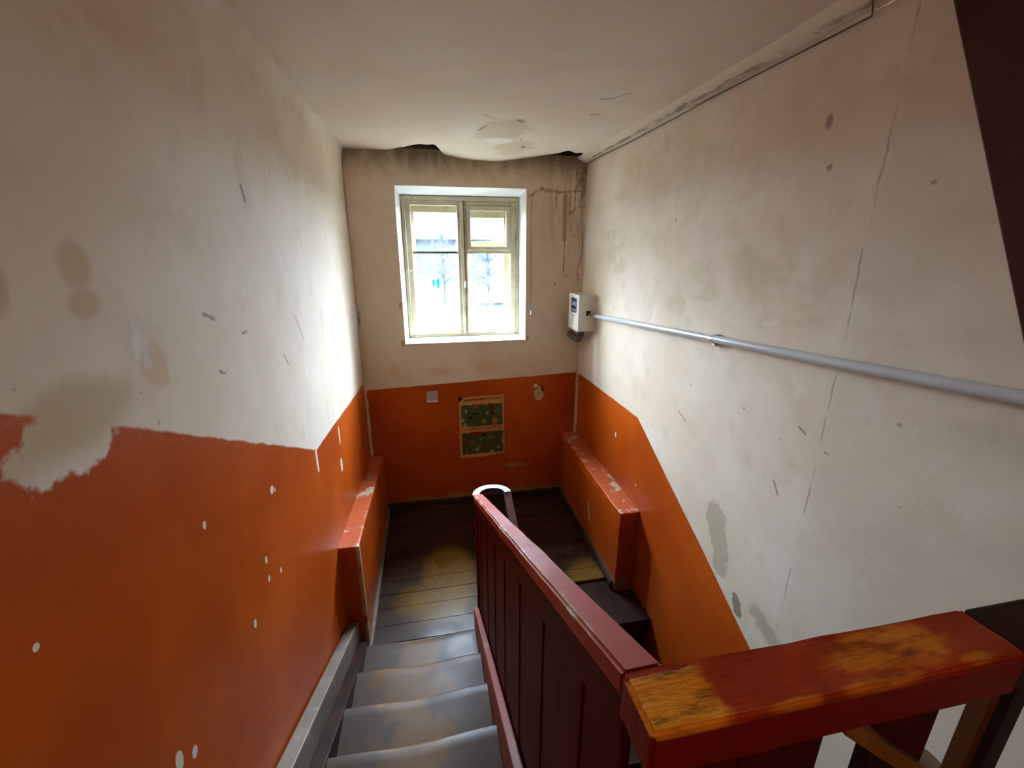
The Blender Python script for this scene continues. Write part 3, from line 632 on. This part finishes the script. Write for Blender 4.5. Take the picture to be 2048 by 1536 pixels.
# ------------------------------------------------------------------ lower flight and its railing
st2 = thing('staircase', 'shadowed dark wooden stair flight beside the right wall leaving the landing downwards', 'stairs')
YE = 3.03
for k in range(1, 8):
    y = YE - (k - 1) * GO; z = ZL - k * RISE
    bm = BX((0.515, y - GO - 0.025, z - 0.036), (XR - 0.01, y, z), 0.006, 1); link('tread', bm, M_FLOOR, st2)
    link('riser', BX((0.515, y - 0.006, z), (XR - 0.01, y + 0.014, z + RISE - 0.034)), M_DKBROWN, st2)
zr2 = lambda y: zr(2.745) + SL * (y - 2.745); zn2 = lambda y: ZL + SL * (y - YE)
r2 = thing('stair_railing', 'dark railing of the lower flight behind the red boarded railing', 'railing')
link('handrail', sloped(0.470, 0.523, 2.735, zr2(2.735) + 0.002, 0.55, zr2(0.55), 0.050, 0.006), M_BENDDK, r2)
link('newel_post', BX((0.470, 2.655, ZL), (0.520, 2.730, zr2(2.66) - 0.045), 0.005), M_DKRED, r2)
link('apron_board', sloped(0.478, 0.514, 2.65, zr2(2.65) - 0.05, 0.55, zr2(0.55) - 0.05, 0.10), M_DKRED, r2)
link('stringer', sloped(0.475, 0.512, 2.65, zn2(2.65) + 0.14, 0.30, zn2(0.30) + 0.14, 0.36), M_DKRED, r2)
y = 2.64; k = 0
while y > 0.7:
    y0 = y - 0.15
    link('baluster_board', PR([(y0, zr2(y0) - 0.14), (y, zr2(y) - 0.14), (y, zn2(y) + 0.12), (y0, zn2(y0) + 0.12)], 0.484, 0.508, 0, 0.003), M_DKRED, r2)
    y = y0 - 0.07; k += 1

# ------------------------------------------------------------------ guard railing of the upper hall (foreground)
g = thing('guard_railing', 'worn red wooden guard railing crossing the foreground above the stairwell', 'railing')
bm = BX((0.246, 0.348, -0.660), (0.862, 0.440, -0.580), 0.0)
bmesh.ops.subdivide_edges(bm, edges=bm.edges[:], cuts=10, use_grid_fill=True)
for v in bm.verts: v.co.z += wob(v.co.x * 2, v.co.y * 4, v.co.z, 0.003, 6); v.co.y += wob(v.co.x * 2, v.co.z * 4, 3, 0.002, 6)
bmesh.ops.bevel(bm, geom=[e for e in bm.edges if len(e.link_faces) == 2 and e.link_faces[0].normal.dot(e.link_faces[1].normal) < 0.5], offset=0.006, segments=3, affect='EDGES')
link('top_rail', bm, M_GUARD, g)
e_ = link('rail_extension', BX((0.864, 0.352, -0.655), (0.994, 0.436, -0.580), 0.004), M_DKBROWN, g); e_['label'] = 'dark brown unpainted end of the rail'
zd = lambda x, y: -0.667 - 0.868 * (x - 0.593)
for (x0, x1, y0, y1, z1, z0, mt) in ((0.262, 0.400, 0.366, 0.392, -0.662, ZF, M_DKRED), (0.403, 0.542, 0.366, 0.392, -0.662, ZF, M_DKRED)):
    link('baluster_board', BX((x0, y0, z0), (x1, y1, z1), 0.003, 1), mt, g)
for (x0, x1, mt) in ((0.645, 0.766, M_DKRED), (0.873, 0.892, M_OCHREDK)):
    link('baluster_board', PR([(x0, -0.660), (x1, -0.660), (x1, zd(x1, 0) - 0.005), (x0, min(-0.662, zd(x0, 0) - 0.005))], 0.372, 0.396, 1, 0.0), mt, g)
    link('baluster_board', PR([(x0 + 0.01, zd(x0 + 0.01, 0) - 0.036), (x1 + 0.01, zd(x1 + 0.01, 0) - 0.036), (x1 + 0.01, ZF), (x0 + 0.01, ZF)], 0.372, 0.396, 1, 0.0), M_DKBROWN, g)
d_ = link('diagonal_brace', PR([(0.560, zd(0.560, 0)), (0.985, zd(0.985, 0)), (0.985, zd(0.985, 0) - 0.034), (0.560, zd(0.560, 0) - 0.034)], 0.352, 0.468, 1, 0.002), M_OCHRE, g); d_['label'] = 'ochre diagonal plank under the rail'
for x in (0.897,): link('baluster_bar', BX((x, 0.362, ZF), (x + 0.04, 0.402, -0.607), 0.003, 1), M_DKBROWN, g)

# ------------------------------------------------------------------ attic ladder at the right edge
la = thing('attic_ladder', 'dark brown steep ladder rising past the right edge of view', 'ladder')
LS = 2.287; zl = lambda y: 0.449 + LS * (y - 0.817)
yb0 = 0.817 - (0.449 - ZF) / LS; yt = 0.817 + (ZC - 0.012 - 0.449) / LS
for x in (1.0, 1.44):
    link('side_rail', PR([(yb0, ZF + 0.001), (yt, ZC - 0.012), (yt - 0.17, ZC - 0.012), (yb0 - 0.17, ZF + 0.001)], x, x + 0.045, 0, 0.003), M_LADDER, la)
zz = ZF + 0.25
while zz < ZC - 0.1:
    yy = 0.817 + (zz - 0.449) / LS
    link('step', BX((1.045, yy - 0.15, zz - 0.014), (1.44, yy - 0.02, zz + 0.014), 0.003, 1), M_LADDER, la); zz += 0.25

# ------------------------------------------------------------------ meter box, conduit, wires
M_WBOX = simple('white_powder_coat', (0.72, 0.69, 0.63), 0.35, 0.4, 0, 0.06, 4)
M_NAVY = simple('navy_label', (0.022, 0.030, 0.085), 0.5, 0.3, 0, 0.15, 20)
M_TEXT = simple('pale_label_print', (0.62, 0.64, 0.70), 0.5, 0.3, 0, 0.02, 20)
M_BLACK = simple('black_slot', (0.012, 0.010, 0.008), 0.6, 0.3, 0, 0.3, 20)
M_YEL = simple('yellow_warning_print', (0.45, 0.36, 0.03), 0.5, 0.3, 0, 0.1, 20)
mb = thing('telecom_box', 'small white metal cabinet with navy label on the right wall', 'cabinet')
X0, Y0b, Y1b, Z0b, Z1b = 1.508, 4.235, 4.545, -0.800, -0.435
link('body', BX((X0 + 0.012, Y0b, Z0b), (XR + 0.004, Y1b, Z1b), 0.004), M_WBOX, mb)
dr = link('door', BX((X0, Y0b - 0.003, Z0b - 0.003), (X0 + 0.011, Y1b + 0.003, Z1b + 0.003), 0.004), M_WBOX, mb)
link('front_label', BX((X0 - 0.0015, 4.300, -0.618), (X0 + 0.0005, 4.468, -0.470)), M_NAVY, dr)
link('lock', tube(bmesh.new(), [(X0 + 0.002, 4.36, -0.645), (X0 - 0.004, 4.36, -0.645)], 0.008, 12), M_METAL, dr)
def text(body, size, loc, rot, mat, name, parent, sx=1.0):
    cu = bpy.data.curves.new(name, 'FONT'); cu.body = body; cu.size = size; cu.extrude = 0.0004; cu.align_x = 'CENTER'; cu.align_y = 'CENTER'
    t_ = bpy.data.objects.new(name, cu); C.objects.link(t_)
    dg = bpy.context.evaluated_depsgraph_get(); me = bpy.data.meshes.new_from_object(t_.evaluated_get(dg))
    bpy.data.objects.remove(t_)
    o = bpy.data.objects.new(name, me); C.objects.link(o); me.materials.clear(); me.materials.append(mat)
    me.transform(Matrix.Translation(loc) @ rot.to_4x4() @ Matrix.Diagonal((sx, 1, 1, 1))); o.parent = parent; return o
RX = Matrix(((0, 0, -1), (-1, 0, 0), (0, 1, 0)))        # text reading right on a face that looks to -x
text(')мтс', 0.066, Vector((X0 - 0.0022, 4.384, -0.528)), RX, M_TEXT, 'label_lettering', dr, 0.95)
text('шишшиши', 0.030, Vector((X0 - 0.0022, 4.384, -0.592)), RX, M_TEXT, 'label_lettering', dr, 1.0)
sq = link('warning_plate', BX((1.590, Y0b - 0.0025, -0.640), (1.640, Y0b + 0.001, -0.590)), M_BLACK, mb)
link('warning_triangle', PR([(1.636, -0.636), (1.636, -0.600), (1.606, -0.636)], Y0b - 0.0035, Y0b - 0.0024, 1), M_YEL, sq)
M_GREY = simple('grey_corrugated_plastic', (0.14, 0.12, 0.10), 0.5, 0.3, 0, 0.3, 10)
pts = [(1.60, 4.40, -0.80), (1.60, 4.40, -0.855), (1.595, 4.42, -0.90), (1.585, 4.47, -0.925), (1.575, 4.55, -0.915), (1.575, 4.69, -0.90)]
bm = bmesh.new(); P2 = []; Rr = []
for a_, b2 in zip(pts, pts[1:]):
    for i in range(6): P2.append(Vector(a_).lerp(Vector(b2), i / 6)); Rr.append(0.040 if i % 2 else 0.034)
P2.append(Vector(pts[-1])); Rr.append(0.03)
tag(link('cable_sleeve', tube(bm, P2, Rr, 14), M_GREY), 'grey corrugated cable sleeve curling out below the white cabinet', 'conduit')
M_PIPE = simple('grey_plastic_conduit', (0.50, 0.52, 0.52), 0.25, 0.5, 0, 0.08, 4)
cd = thing('conduit', 'long grey plastic conduit running along the right wall from the white cabinet', 'conduit')
PP = [(1.664, 4.231, -0.640), (1.664, 3.30, -0.573), (1.664, 2.288, -0.503), (1.662, 1.50, -0.450), (1.660, 0.90, -0.405), (1.660, -0.6, -0.31), (1.660, -2.19, -0.2)]
link('tube', tube(bmesh.new(), PP, 0.0225, 16), M_PIPE, cd, True)
M_CLIP = simple('bright_metal_clip', (0.80, 0.82, 0.82), 0.2, 0.6, 0.6, 0.05, 8)
for yc in (2.288, -0.1):
    zc = -0.503 if yc > 1 else -0.343
    bm = tube(bmesh.new(), [(1.668, yc - 0.016, zc), (1.668, yc + 0.016, zc)], 0.0265, 16)
    box(bm, (1.672, yc - 0.016, zc - 0.045), (1.696, yc + 0.016, zc + 0.028), 0.003, 1)
    link('pipe_clip', bm, M_CLIP, cd)
M_WIRE = simple('dusty_dark_wire', (0.085, 0.070, 0.055), 0.6, 0.3, 0, 0.3, 10)
wp = [(1.686, y, 0.838 + 0.010 * (y - 1.7) / 3 + 0.004 * math.sin(y * 3.1)) for y in lin(1.66, 4.68, 0.2)]
tag(link('wire', tube(bmesh.new(), [(1.60, 1.60, 0.888), (1.672, 1.65, 0.862)] + wp, 0.0035, 6), M_WIRE), 'thin dark wire stretched under the right ceiling edge', 'wire')
tag(link('cable', tube(bmesh.new(), [(1.16, 4.694, 0.585), (1.118, 4.693, 0.545), (1.108, 4.693, 0.45), (1.112, 4.693, 0.0), (1.118, 4.693, -0.40), (1.116, 4.693, -0.58)], 0.0024, 6), M_WIRE), 'thin black cable hanging beside the right of the window', 'cable')
hk = thing('wall_hook', 'tiny steel hook low at the right side of the window', 'hook')
link('plate', BX((1.098, 4.678, -0.655), (1.130, 4.697, -0.600), 0.004), M_CLIP, hk)
link('prong', tube(bmesh.new(), [(1.114, 4.68, -0.615), (1.114, 4.655, -0.625), (1.112, 4.645, -0.65), (1.105, 4.655, -0.668)], 0.006, 8), M_METAL, hk)

# ------------------------------------------------------------------ poster and stickers on the back wall
def mat_poster():
    m = N('poster_print', 0.35, 0.4); x, y, z = m.xyz()
    u = m.mt('MULTIPLY', m.mt('SUBTRACT', x, 0.290), 1 / 0.522); v = m.mt('MULTIPLY', m.mt('ADD', z, 2.320), 1 / 0.730); uv = m.vec(u, v)
    n = m.noise(16, 4, 0.7); f = m.noise(34, 3, 0.7)
    yel = m.mix(m.ramp(n, 0.4, 0.6), (0.95, 0.52, 0.18), (0.90, 0.56, 0.17))
    gr = m.mix(m.ramp(n, 0.38, 0.62), (0.075, 0.165, 0.045), (0.145, 0.180, 0.055))
    gr = m.mix(m.mt('MULTIPLY', m.ramp(f, 0.60, 0.68), 0.7), gr, (0.34, 0.34, 0.17))
    gr = m.mix(m.mt('MULTIPLY', m.ramp(f, 0.40, 0.34), 0.7), gr, (0.05, 0.055, 0.02))
    def rect(x0, z0, x1, z1): return m.mt('MULTIPLY', m.mt('MULTIPLY', m.ramp(u, x0 - 0.01, x0 + 0.01), m.ramp(u, x1 + 0.01, x1 - 0.01)), m.mt('MULTIPLY', m.ramp(v, z0 - 0.01, z0 + 0.01), m.ramp(v, z1 + 0.01, z1 - 0.01)))
    wob_ = m.mt('ADD', v, m.mt('MULTIPLY', m.mt('SUBTRACT', n, 0.5), 0.07)); uvn = v
    v_ = v; v = wob_; g1 = rect(0.045, 0.50, 0.965, 0.865); g2 = rect(0.045, 0.02, 0.975, 0.395); v = v_
    c = m.mix(m.any([g1, g2]), yel, gr)
    def put(cc, col, items):
        return m.mix(m.any([m.blob(uv, p, r, n, 0.4, 0.25) for p, r in items]), cc, col)
    c = put(c, (0.32, 0.012, 0.03), [((0.72, 0.78), (0.045, 0.07))])
    c = put(c, (0.10, 0.02, 0.04), [((0.74, 0.70), (0.055, 0.03)), ((0.55, 0.345), (0.05, 0.03))])
    c = put(c, (0.48, 0.035, 0.02), [((0.38, 0.375), (0.11, 0.03)), ((0.58, 0.10), (0.045, 0.045)), ((0.11, 0.22), (0.03, 0.05))])
    c = put(c, (0.55, 0.16, 0.10), [((0.70, 0.285), (0.09, 0.032)), ((0.28, 0.225), (0.05, 0.045)), ((0.35, 0.83), (0.05, 0.04)), ((0.15, 0.085), (0.03, 0.03))])
    c = put(c, (0.62, 0.55, 0.30), [((0.15, 0.76), (0.03, 0.03)), ((0.07, 0.61), (0.04, 0.03)), ((0.62, 0.705), (0.035, 0.03)), ((0.40, 0.115), (0.025, 0.05)), ((0.36, 0.09), (0.045, 0.02)), ((0.46, 0.27), (0.022, 0.03)), ((0.87, 0.11), (0.035, 0.035)), ((0.12, 0.53), (0.05, 0.03)), ((0.72, 0.045), (0.05, 0.025)), ((0.95, 0.24), (0.02, 0.08))])
    c = put(c, (0.55, 0.38, 0.08), [((0.79, 0.55), (0.06, 0.09)), ((0.55, 0.57), (0.05, 0.04))])
    c = put(c, (0.02, 0.025, 0.01), [((0.24, 0.645), (0.04, 0.028)), ((0.34, 0.71), (0.05, 0.018)), ((0.16, 0.69), (0.02, 0.015)), ((0.70, 0.43), (0.01, 0.01))])
    c = put(c, (0.25, 0.28, 0.28), [((0.88, 0.58), (0.04, 0.02)), ((0.88, 0.75), (0.025, 0.03))])
    m.col(c); m.bump(n, 0.1, 0.004); return m.m
bm = grid(lin(0, 1, 0.1), lin(0, 1, 0.08), lambda u, v: (0.290 + 0.522 * u + 0.008 * (1 - v) * (0.5 - u) * -1, YB - 0.008 - 0.004 * math.sin(u * 5) * (1 - v) - (0.006 * (1 - v) if u > 0.8 else 0), -2.318 + 0.735 * v + (0.014 * v - 0.024) * (1 - u) * 1.0 + (0.018 * math.sin(math.pi * u) * -1 * (1 - v))))
bmesh.ops.solidify(bm, geom=bm.faces[:], thickness=0.0015)
po = tag(link('poster', bm, mat_poster()), 'yellow and green two-panel poster on the orange wall below the window', 'poster')
M_HEAD = simple('brown_heading_print', (0.40, 0.10, 0.02), 0.5, 0.3, 0, 0.05, 20)
def wordrow(n, x0, x1, z, h, slope):
    bm = bmesh.new(); random.seed(n); x = x0
    while x < x1:
        wl = random.uniform(0.007, 0.012); hh = h * random.choice((0.8, 0.8, 1.0))
        if random.random() > 0.16:
            zc = z + slope * (x - x0); a_ = box(bm, (x, YB - 0.0165, zc), (x + wl * 0.28, YB - 0.0155, zc + hh)); box(bm, (x + wl * 0.6, YB - 0.0165, zc), (x + wl * 0.85, YB - 0.0155, zc + hh)); box(bm, (x, YB - 0.0165, zc + hh * random.choice((0, 0.4, 0.8))), (x + wl * 0.85, YB - 0.0155, zc + hh * random.choice((0.85, 0.95))))
        x += wl + 0.004
    return bm
for n_, z_ in ((3, -1.640), (8, -1.998)):
    h_ = link('heading', wordrow(n_, 0.335, 0.775, z_, 0.024, 0.02), M_HEAD, po); h_['kind'] = 'stuff'
def mat_sticker():
    m = N('lilac_sticker_print', 0.4, 0.3); x, y, z = m.xyz(); n = m.noise(40, 3, 0.7)
    c = m.mix(m.ramp(n, 0.42, 0.58), (0.36, 0.30, 0.40), (0.50, 0.38, 0.30))
    s = m.mt('SINE', m.mt('MULTIPLY', x, 170)); c = m.mix(m.mt('MULTIPLY', m.ramp(s, 0.3, 0.9), 0.5), c, (0.28, 0.22, 0.42))
    c = m.mix(m.ramp(z, -1.607, -1.613), c, (0.62, 0.56, 0.52)); m.col(c); return m.m
tag(link('sticker', BX((-0.062, YB - 0.009, -1.628), (0.060, YB - 0.006, -1.497), 0.0008, 1), mat_sticker()), 'square lilac sticker left of the poster on the orange wall', 'sticker')
sk = thing('sticker', 'torn red and cream sticker right of the poster on the orange wall', 'sticker')
def blobpoly(cx_, cz, pts_, y0, y1): return PR([(cx_ + a_, cz + b_) for a_, b_ in pts_], y0, y1, 1)
M_CREAM = simple('cream_sticker_paper', (0.62, 0.45, 0.26), 0.5, 0.3, 0, 0.4, 40); M_SRED = simple('crimson_sticker_print', (0.20, 0.012, 0.012), 0.5, 0.3, 0, 0.3, 30)
M_SW = simple('pale_sticker_print', (0.62, 0.54, 0.50), 0.5, 0.3, 0, 0.1, 30)
ya, yb2 = YB - 0.009, YB - 0.0065
link('paper', blobpoly(1.225, -1.585, [(-0.06, -0.02), (-0.05, -0.06), (-0.035, -0.085), (0.0, -0.098), (0.03, -0.088), (0.065, -0.06), (0.068, -0.02), (0.05, 0.0), (0.035, 0.035), (0.02, 0.075), (-0.005, 0.08), (-0.02, 0.05), (-0.045, 0.02)], ya, yb2), M_CREAM, sk)
link('pale_patch', blobpoly(1.185, -1.505, [(0.030 * math.cos(t * 0.7), 0.026 * math.sin(t * 0.7)) for t in range(9)], ya - 0.001, ya + 0.0005), M_SW, sk)
link('red_patch', blobpoly(1.262, -1.535, [(-0.02, 0.045), (0.012, 0.035), (0.025, 0.0), (0.035, -0.04), (0.005, -0.038), (-0.008, -0.01)], ya - 0.001, ya + 0.0005), M_SRED, sk)
link('pink_patch', blobpoly(1.232, -1.668, [(-0.045, 0.0), (-0.02, -0.012), (0.015, -0.016), (0.034, 0.004), (0.01, 0.016), (-0.02, 0.008)], ya - 0.001, ya + 0.0005), M_SW, sk)

# ------------------------------------------------------------------ made-up lamp fitting for the added fill, behind the viewer
hb_ = thing('added_lamp_fitting', 'bare bulb on a cord in the hall behind the viewer', 'lamp')
link('cord', tube(bmesh.new(), [(0.3, -1.2, ZC), (0.3, -1.2, 0.74)], 0.004, 6), M_WIRE, hb_)
link('socket', tube(bmesh.new(), [(0.3, -1.2, 0.75), (0.3, -1.2, 0.69)], 0.018, 12), M_BLACK, hb_)

# ------------------------------------------------------------------ yard seen through the panes
ZY = -4.6
M_GROUND = simple('thawing_yard_ground', (0.016, 0.016, 0.016), 0.9, 0.1, 0, 0.4, 0.3)
tag(link('ground', BX((-60, 5.6, ZY - 0.2), (60, 120, ZY)), M_GROUND), kind='structure')
M_SHED = simple('ochre_shed_boards', (0.014, 0.0075, 0.0022), 0.8, 0.2, 0, 0.25, 2)
M_ROOF = simple('slate_grey_roof', (0.008, 0.009, 0.011), 0.8, 0.2, 0, 0.2, 2)
M_GAR = simple('pale_garage_render', (0.50, 0.50, 0.50), 0.8, 0.2, 0, 0.1, 2)
sh = thing('shed', 'ochre wooden shed with grey roof seen through the right lower pane', 'shed')
link('wall', BX((3.4, 28.5, ZY), (6.4, 31.0, ZY + 1.35)), M_SHED, sh)
link('roof', PR([(3.2, ZY + 1.33), (6.6, ZY + 1.33), (6.6, ZY + 1.42), (4.9, ZY + 1.75), (3.2, ZY + 1.55)], 28.3, 31.2, 1), M_ROOF, sh)
link('door', BX((4.2, 28.46, ZY), (5.0, 28.51, ZY + 1.2)), M_ROOF, sh)
ga = thing('garage', 'white flat-roofed garage seen through the left lower pane', 'garage')
link('wall', BX((-0.4, 28.0, ZY), (0.85, 31.0, ZY + 1.05)), M_GAR, ga)
link('roof', BX((-0.6, 27.8, ZY + 1.05), (1.0, 31.2, ZY + 1.15)), M_GAR, ga)
link('door', BX((-0.2, 27.97, ZY), (0.6, 28.01, ZY + 0.85)), M_GAR, ga)
M_HOUSE = simple('far_grey_house_render', (0.013, 0.016, 0.0175), 0.9, 0.1, 0, 0.15, 0.5)
ho = thing('house', 'distant grey house beyond the yard seen through the window', 'house')
link('wall', BX((-8, 62, ZY), (9, 72, ZY + 6)), M_HOUSE, ho)
link('roof', PR([(-9, ZY + 6), (10, ZY + 6), (6, ZY + 9), (-5, ZY + 9)], 61, 73, 1), M_ROOF, ho)
for i in range(5): link('window', BX((-6.5 + 3 * i, 61.95, ZY + 2.6), (-5.2 + 3 * i, 62.02, ZY + 4.2)), M_ROOF, ho)
M_BARK = simple('grey_bark', (0.008, 0.008, 0.0075), 0.9, 0.1, 0, 0.3, 3); M_TWIG = simple('pale_spring_twigs', (0.009, 0.011, 0.0095), 0.9, 0.1, 0, 0.3, 3)
def tree(x, y, h, seed, label):
    rnd = random.Random(seed); t_ = thing('tree', label, 'tree', 'trees beyond the yard')
    link('trunk', tube(bmesh.new(), [(x, y, ZY), (x + 0.1, y, ZY + h * 0.4), (x - 0.1, y, ZY + h * 0.75), (x, y, ZY + h)], [0.16, 0.12, 0.07, 0.02], 8), M_BARK, t_)
    bm = bmesh.new()
    for i in range(70):
        z0 = ZY + h * rnd.uniform(0.25, 0.95); a_ = rnd.uniform(0, 6.28); L = h * 0.32 * (1.15 - (z0 - ZY) / h) + 0.3
        p = Vector((x, y, z0)); q = p + Vector((math.cos(a_) * L, math.sin(a_) * L, L * rnd.uniform(0.4, 0.9)))
        tube(bm, [p, p.lerp(q, 0.5) + Vector((0, 0, -0.1)), q], [0.035, 0.022, 0.008], 4, False)
        for j in range(4):
            s_ = p.lerp(q, rnd.uniform(0.3, 1)); e = s_ + Vector((rnd.uniform(-1, 1), rnd.uniform(-1, 1), rnd.uniform(0, 1))) * L * 0.4
            tube(bm, [s_, e], [0.014, 0.005], 3, False)
    c_ = link('twigs', bm, M_TWIG, t_); c_['kind'] = 'stuff'
for i, (x, y, h) in enumerate(((-2.2, 36, 6.0), (1.6, 41, 6.5), (5.0, 36, 5.0), (8.2, 46, 7.0))):
    tree(x, y, h, i + 3, ('leafless tree above the white garage', 'leafless tree between the garage and the shed', 'short leafless tree above the shed roof', 'leafless tree at the right of the shed')[i])
fe = thing('fence', 'low pale picket fence across the yard in front of the shed', 'fence')
for i in range(22): link('picket', BX((-2.2 + 0.42 * i, 26.4, ZY), (-2.1 + 0.42 * i, 26.44, ZY + 0.34)), M_GAR, fe)
for zz in (0.10, 0.26): link('rail', BX((-2.4, 26.44, ZY + zz), (7.2, 26.48, ZY + zz + 0.06)), M_GAR, fe)
